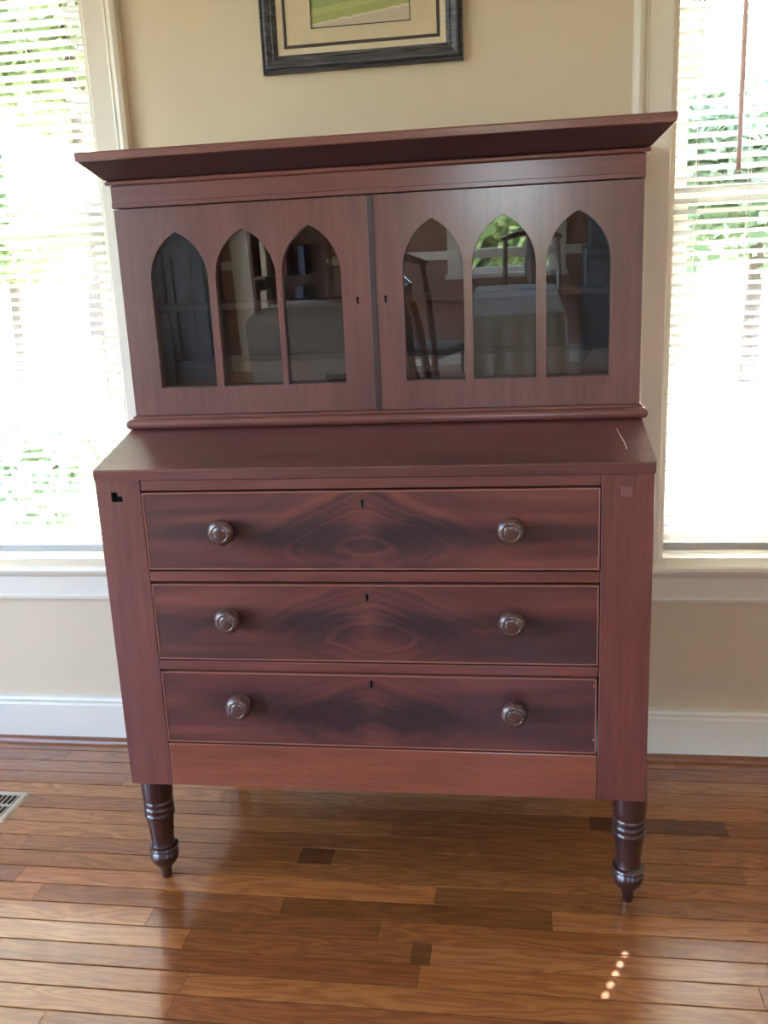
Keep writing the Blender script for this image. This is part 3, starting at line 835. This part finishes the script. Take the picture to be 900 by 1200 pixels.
# ================================================================== floor vent
vent = tag(empty('floor_vent', (-0.515, 0.27, 0)), 'beige metal floor vent with black slots at the left edge', 'vent')
VX0, VX1, VY0, VY1 = -0.745, -0.449, 0.203, 0.338
bm = bmesh.new(); R = []
def vring(i, z): return [bm.verts.new(p) for p in ((VX0 + i, VY0 + i, z), (VX1 - i, VY0 + i, z), (VX1 - i, VY1 - i, z), (VX0 + i, VY1 - i, z))]
R = [vring(0, 0.0004), vring(0.006, 0.0045), vring(0.018, 0.0050), vring(0.019, 0.0006)]
for i in range(4):
    a, b = R[i], R[(i + 1) % 4]
    for k in range(4): bm.faces.new((a[k], a[(k + 1) % 4], b[(k + 1) % 4], b[k]))
obj('rim', bm, m_vent, vent)
obj('duct', B(VX0 + 0.015, VX1 - 0.015, VY0 + 0.015, VY1 - 0.015, 0.0003, 0.0012), m_black, vent)
x = VX0 + 0.028
while x < VX1 - 0.024:
    obj('slat', B(x, x + 0.0028, VY0 + 0.0192, VY1 - 0.0192, 0.0014, 0.0046), m_vent, vent); x += 0.0135
obj('cross_bar', B(VX0 + 0.0192, VX1 - 0.0192, 0.2655, 0.2755, 0.0047, 0.0052), m_vent, vent)

# ================================================================== what mirrors in the panes: the dining room behind the camera
m_cloth = plain('white_table_cloth', (0.46, 0.42, 0.38), 0.9)
m_ctable = wood('dining_wood', (0.15, 0.06, 0.035), (0.06, 0.022, 0.014), 'z', rough=0.3)
m_uph = plain('grey_upholstery', (0.24, 0.22, 0.21), 0.9)
m_cab = plain('dark_cabinet_paint', (0.085, 0.10, 0.125), 0.4)

TX0, TX1, TY0, TY1 = 0.56, 1.06, -4.25, -2.85
table = tag(empty('dining_table', ((TX0 + TX1) / 2, (TY0 + TY1) / 2, 0)), 'long dining table under a white cloth, mirrored in the right cabinet door', 'table')
obj('table_top', B(TX0, TX1, TY0, TY1, 0.715, 0.745, 0.004), m_ctable, table)
for lx in (TX0 + 0.07, TX1 - 0.07):
    for ly in (TY0 + 0.07, TY1 - 0.07):
        obj('leg', lathe(bmesh.new(), [(0.018, 0), (0.022, 0.02), (0.03, 0.4), (0.04, 0.6), (0.035, 0.714)], (lx, ly, 0), 'z', 12), m_ctable, table)
bm = bmesh.new(); ring = []
per = []
for k in range(24): per.append((TX0 + (TX1 - TX0) * k / 24, TY1, 0, 1))
for k in range(40): per.append((TX1, TY1 + (TY0 - TY1) * k / 40, 1, 0))
for k in range(24): per.append((TX1 + (TX0 - TX1) * k / 24, TY0, 0, -1))
for k in range(40): per.append((TX0, TY0 + (TY1 - TY0) * k / 40, -1, 0))
rows = []
for j, (z, o) in enumerate(((0.747, -0.004), (0.745, 0.006), (0.70, 0.014), (0.5, 0.02), (0.24, 0.026))):
    r_ = []
    for k, (px, py, nx, ny) in enumerate(per):
        wv = 0.016 * math.sin(k * 1.25) * j / 4
        r_.append(bm.verts.new((px + nx * (o + wv), py + ny * (o + wv), z)))
    rows.append(r_)
for a, b in zip(rows, rows[1:]):
    for k in range(len(per)): bm.faces.new((a[k], a[(k + 1) % len(per)], b[(k + 1) % len(per)], b[k]))
bm.faces.new(rows[0])
cl = obj('tablecloth', bm, m_cloth, smooth=True); tag(cl, 'white cloth draped over the dining table, mirrored in the cabinet door', 'tablecloth')

def dining_chair(label, loc, rz):
    """chair built facing -y (its back at +y), then turned"""
    root = tag(empty('dining_chair', loc), label, 'chair', 'chairs around the dining table')
    parts = []
    def p(name, bm, mat):
        bmesh.ops.rotate(bm, verts=bm.verts, cent=(0, 0, 0), matrix=Matrix.Rotation(rz, 3, 'Z'))
        bmesh.ops.translate(bm, verts=bm.verts, vec=Vector(loc))
        return obj(name, bm, mat, root)
    p('seat', B(-0.23, 0.23, -0.22, 0.2, 0.425, 0.475, 0.012), m_uph)
    for sx in (-0.2, 0.2):
        p('leg', tube(bmesh.new(), [(sx, -0.19, 0), (sx, -0.19, 0.2), (sx * 1.03, -0.2, 0.424)], [0.014, 0.018, 0.024], 8), m_ctable)
        p('leg', tube(bmesh.new(), [(sx * 0.95, 0.26, 0), (sx, 0.2, 0.25), (sx, 0.205, 0.47), (sx * 0.98, 0.25, 0.8), (sx * 0.95, 0.30, 1.0)], [0.015, 0.019, 0.022, 0.019, 0.016], 8), m_ctable)
    bm = bmesh.new(); tube(bm, [(-0.22, 0.297, 0.995), (-0.1, 0.31, 1.03), (0, 0.312, 1.04), (0.1, 0.31, 1.03), (0.22, 0.297, 0.995)], [0.016, 0.024, 0.026, 0.024, 0.016], 8)
    p('crest_rail', bm, m_ctable)
    bm = bmesh.new(); tube(bm, [(0, 0.21, 0.476), (0, 0.235, 0.6), (0, 0.262, 0.8), (0, 0.306, 1.02)], [0.05, 0.035, 0.055, 0.045], 8)
    p('splat', bm, m_ctable)
    return root
dining_chair('dark wooden dining chair pulled out left of the cloth-covered table, nearer the desk', (0.50, -2.42, 0), math.radians(62))
dining_chair('dark wooden dining chair left of the cloth-covered table, farther from the desk', (0.22, -3.6, 0), math.radians(22))
dining_chair('dark wooden dining chair at the table end in front of the far window', (0.93, -4.72, 0), math.radians(180))
dining_chair('dark wooden dining chair at the near right corner of the cloth-covered table', (1.42, -3.05, 0), math.radians(-78))
# upholstered side chair
uc = tag(empty('upholstered_chair', (-0.13, -2.15, 0)), 'grey upholstered high-back chair mirrored in the left cabinet door', 'chair')
obj('seat', B(-0.37, 0.11, -2.42, -1.93, 0.36, 0.48, 0.03), m_uph, uc)
bk = [(-0.36, 0.44), (0.10, 0.44), (0.11, 0.88)] + [(-0.13 + 0.24 * math.cos(a), 0.88 + 0.09 * math.sin(a)) for a in [math.pi * k / 10 for k in range(1, 10)]] + [(-0.37, 0.88)]
obj('backrest', prism(bmesh.new(), bk, 'y', -1.95, -1.86), m_uph, uc)
for lx in (-0.34, 0.08):
    for ly in (-2.38, -1.90): obj('leg', tube(bmesh.new(), [(lx, ly, 0), (lx, ly, 0.37)], [0.015, 0.022], 8), m_ctable, uc)
hu = tag(empty('china_hutch', (1.75, RY0 + 0.25, 0)), 'tall dark wooden hutch against the far wall, mirrored in the right cabinet door', 'cabinet')
obj('base', B(1.32, 2.2, RY0 + 0.02, RY0 + 0.5, 0, 0.9, 0.006), m_cab, hu)
obj('upper', B(1.36, 2.16, RY0 + 0.02, RY0 + 0.38, 0.901, 2.1, 0.006), m_cab, hu)
obj('crown', B(1.31, 2.21, RY0 + 0.02, RY0 + 0.43, 2.101, 2.16, 0.01), m_cab, hu)
for a, b in ((1.34, 1.755), (1.765, 2.18)):
    obj('door', B(a, b, RY0 + 0.5005, RY0 + 0.518, 0.08, 0.86, 0.006), m_cab, hu)
# tall dark cabinet in the far corner, a white door casing and a shelf of books beside it
cb_ = tag(empty('tall_cabinet', (-1.92, RY0 + 0.2, 0)), 'tall dark panelled cabinet in the far corner, mirrored in the left cabinet door', 'cabinet')
obj('body', B(-2.26, -1.58, RY0 + 0.02, RY0 + 0.42, 0.0, 2.1, 0.005), m_cab, cb_)
for a, b in ((-2.24, -1.925), (-1.915, -1.60)):
    dd = obj('door', plate(bmesh.new(), rect(a, b, 0.06, 2.06), [rect(a + 0.06, b - 0.06, 0.14, 0.98), rect(a + 0.06, b - 0.06, 1.08, 1.98)], RY0 + 0.421, RY0 + 0.44), m_cab, cb_)
    for v in dd.data.vertices: pass
    obj('knob', lathe(bmesh.new(), [(0.006, 0), (0.006, 0.015), (0.013, 0.022), (0.004, 0.03)], ((b - 0.03) if a < -2 else (a + 0.03), RY0 + 0.4402, 1.05), 'y', 10), m_vent, dd)
structure(obj('trim_3', B(-1.48, -1.29, RY0 + 0.0005, RY0 + 0.05, 0.0, 2.2, 0.004), m_trim))
sh = tag(empty('bookcase', (-0.95, RY0 + 0.16, 0)), 'brown open bookcase with books, mirrored in the left cabinet door', 'bookcase')
for a, b in ((-1.25, -1.225), (-0.675, -0.65)): obj('side_panel', B(a, b, RY0 + 0.03, RY0 + 0.32, 0, 1.5), m_ctable, sh)
obj('back_panel', B(-1.2248, -0.6752, RY0 + 0.03, RY0 + 0.042, 0, 1.5), m_ctable, sh)
SHZ = (0.06, 0.42, 0.78, 1.14, 1.478)
for z in SHZ: obj('shelf', B(-1.2248, -0.6752, RY0 + 0.0425, RY0 + 0.31, z, z + 0.02), m_ctable, sh)
BK_ = (('cream', (0.62, 0.54, 0.42)), ('dark red', (0.28, 0.08, 0.07)), ('navy blue', (0.08, 0.10, 0.18)))
for si, (z, nm) in enumerate(((SHZ[1], 'second-lowest'), (SHZ[2], 'middle'), (SHZ[3], 'upper'))):
    x = -1.20 + 0.03 * si
    for k, (cn, cc) in enumerate(BK_):
        t_ = (0.05, 0.042, 0.06)[(k + si) % 3]; h_ = (0.25, 0.22, 0.27)[(k + 2 * si) % 3]
        tag(obj('book', B(x, x + t_, RY0 + 0.10, RY0 + 0.28, z + 0.0205, z + 0.02 + h_, 0.003), plain('book_' + cn.replace(' ', '_'), cc, 0.7)),
            '%s book standing on the %s shelf of the brown bookcase' % (cn, nm), 'book', 'books in the bookcase')
        x += t_ + 0.10

# ================================================================== outdoors
m_lawn = N('lawn'); v_ = m_lawn.coords((1, 1, 1), rnd=False)
m_lawn.bsdf(m_lawn.ramp(m_lawn.noise(v_, 0.9, 5), [(0.3, (0.09, 0.10, 0.06)), (0.7, (0.16, 0.165, 0.11))]), 0.9)
structure(obj('ground', B(-40, 40, -40, 40, -0.7, -0.6), m_lawn.m))
m_leafA = leaf_mat('leaves_green', (0.16, 0.24, 0.09), (0.34, 0.42, 0.20))
m_leafB = leaf_mat('leaves_blue_green', (0.14, 0.22, 0.13), (0.30, 0.40, 0.26))
m_leafC = leaf_mat('leaves_dark_green', (0.035, 0.06, 0.022), (0.08, 0.12, 0.045))
m_bark = wood('bark', (0.16, 0.12, 0.09), (0.06, 0.045, 0.035), 'z', rough=0.9, coat=0.0)
def tree(label, x, y, zc, rad, n, seed, mat, leaf=0.10, name='leafy_tree', squash=0.85, group='trees and shrubs outside', gap=None):
    rt = random.Random(seed)
    root = tag(empty(name, (x, y, -0.6)), label, 'tree' if name == 'leafy_tree' else 'shrub', group)
    top = zc + rad * 0.3
    bm = tube(bmesh.new(), [(x, y, -0.6), (x + 0.05, y, zc * 0.4), (x, y + 0.05, top)], [0.05 + 0.05 * rad, 0.04 + 0.03 * rad, 0.03], 8)
    tr = obj('trunk', bm, m_bark, root)
    bm = bmesh.new(); cl_ = []
    for k in range(14):
        a = rt.uniform(0, 6.283); h = rt.uniform(-0.7, 0.9); r_ = rad * 0.75 * math.sqrt(max(0.05, 1 - h * h)) * rt.uniform(0.4, 1)
        e_ = Vector((x + r_ * math.cos(a), y + r_ * math.sin(a), zc + h * rad * squash * 0.8)); cl_.append(e_)
        if k < 7: tube(bm, [(x, y, zc - rad * 0.6 + 0.1 * k * rad), tuple((Vector((x, y, zc)) + e_) / 2), tuple(e_)], [0.03, 0.02, 0.01], 5)
    obj('branches', bm, m_bark, tr)
    vs, fs = [], []
    for i in range(n):
        c = rt.choice(cl_); d = Vector((rt.gauss(0, 1), rt.gauss(0, 1), rt.gauss(0, 0.8))) * rad * 0.24
        p0 = c + d
        if gap:                                              # the break in the crown that lets a beam through
            q_ = p0 - gap[0]
            if (q_ - gap[1] * q_.dot(gap[1])).length < gap[2]: continue
        u = Vector((rt.uniform(-1, 1), rt.uniform(-1, 1), rt.uniform(-0.7, 0.7))).normalized(); w_ = u.orthogonal().normalized()
        L = leaf * rt.uniform(0.6, 1.3)
        b0 = len(vs)
        vs += [tuple(p0 - u * L / 2), tuple(p0 + w_ * L * 0.28), tuple(p0 + u * L / 2), tuple(p0 - w_ * L * 0.28)]
        fs.append((b0, b0 + 1, b0 + 2, b0 + 3))
    me = bpy.data.meshes.new('foliage'); me.from_pydata(vs, [], fs); me.materials.append(mat)
    o = bpy.data.objects.new('foliage', me); o.location = -Vector((x, y, -0.6)); link(o, root); o['kind'] = 'stuff'
    return root
tree('tall leafy tree outside, out of view, placed to shade the right window blind', 3.75, 6.0, 5.9, 2.3, 18000, 1, m_leafC, 0.32, gap=(Vector((1.34, 0.66, 0.765)), sun_dir.normalized(), 0.34))  # crown out of view, kept dark and dense to block sun and sky glare
tree('tall leafy tree outside, seen through the top of the left window blind', -4.2, 9.0, 4.2, 2.2, 5000, 2, m_leafA, 0.26)
tree('blue-green shrub outside below the left window', -2.6, 4.4, -0.1, 0.7, 1500, 3, m_leafB, 0.14, 'garden_shrub')
tree('small tree outside beyond the left window blind', -9.5, 16.5, 3.4, 2.4, 6000, 4, m_leafA, 0.28)
tree('blue-green shrub outside behind the desk, between the windows', 0.2, 9.0, 0.2, 0.8, 1800, 5, m_leafB, 0.14, 'garden_shrub')
tree('broad blue-green tree outside, far beyond the right window blind', 4.6, 14.2, 3.2, 2.4, 7000, 7, m_leafB, 0.30)
tree('leafy green tree outside the far window, mirrored in the cabinet door', 0.5, -9.5, 0.55, 1.3, 4000, 8, m_leafA, 0.2)
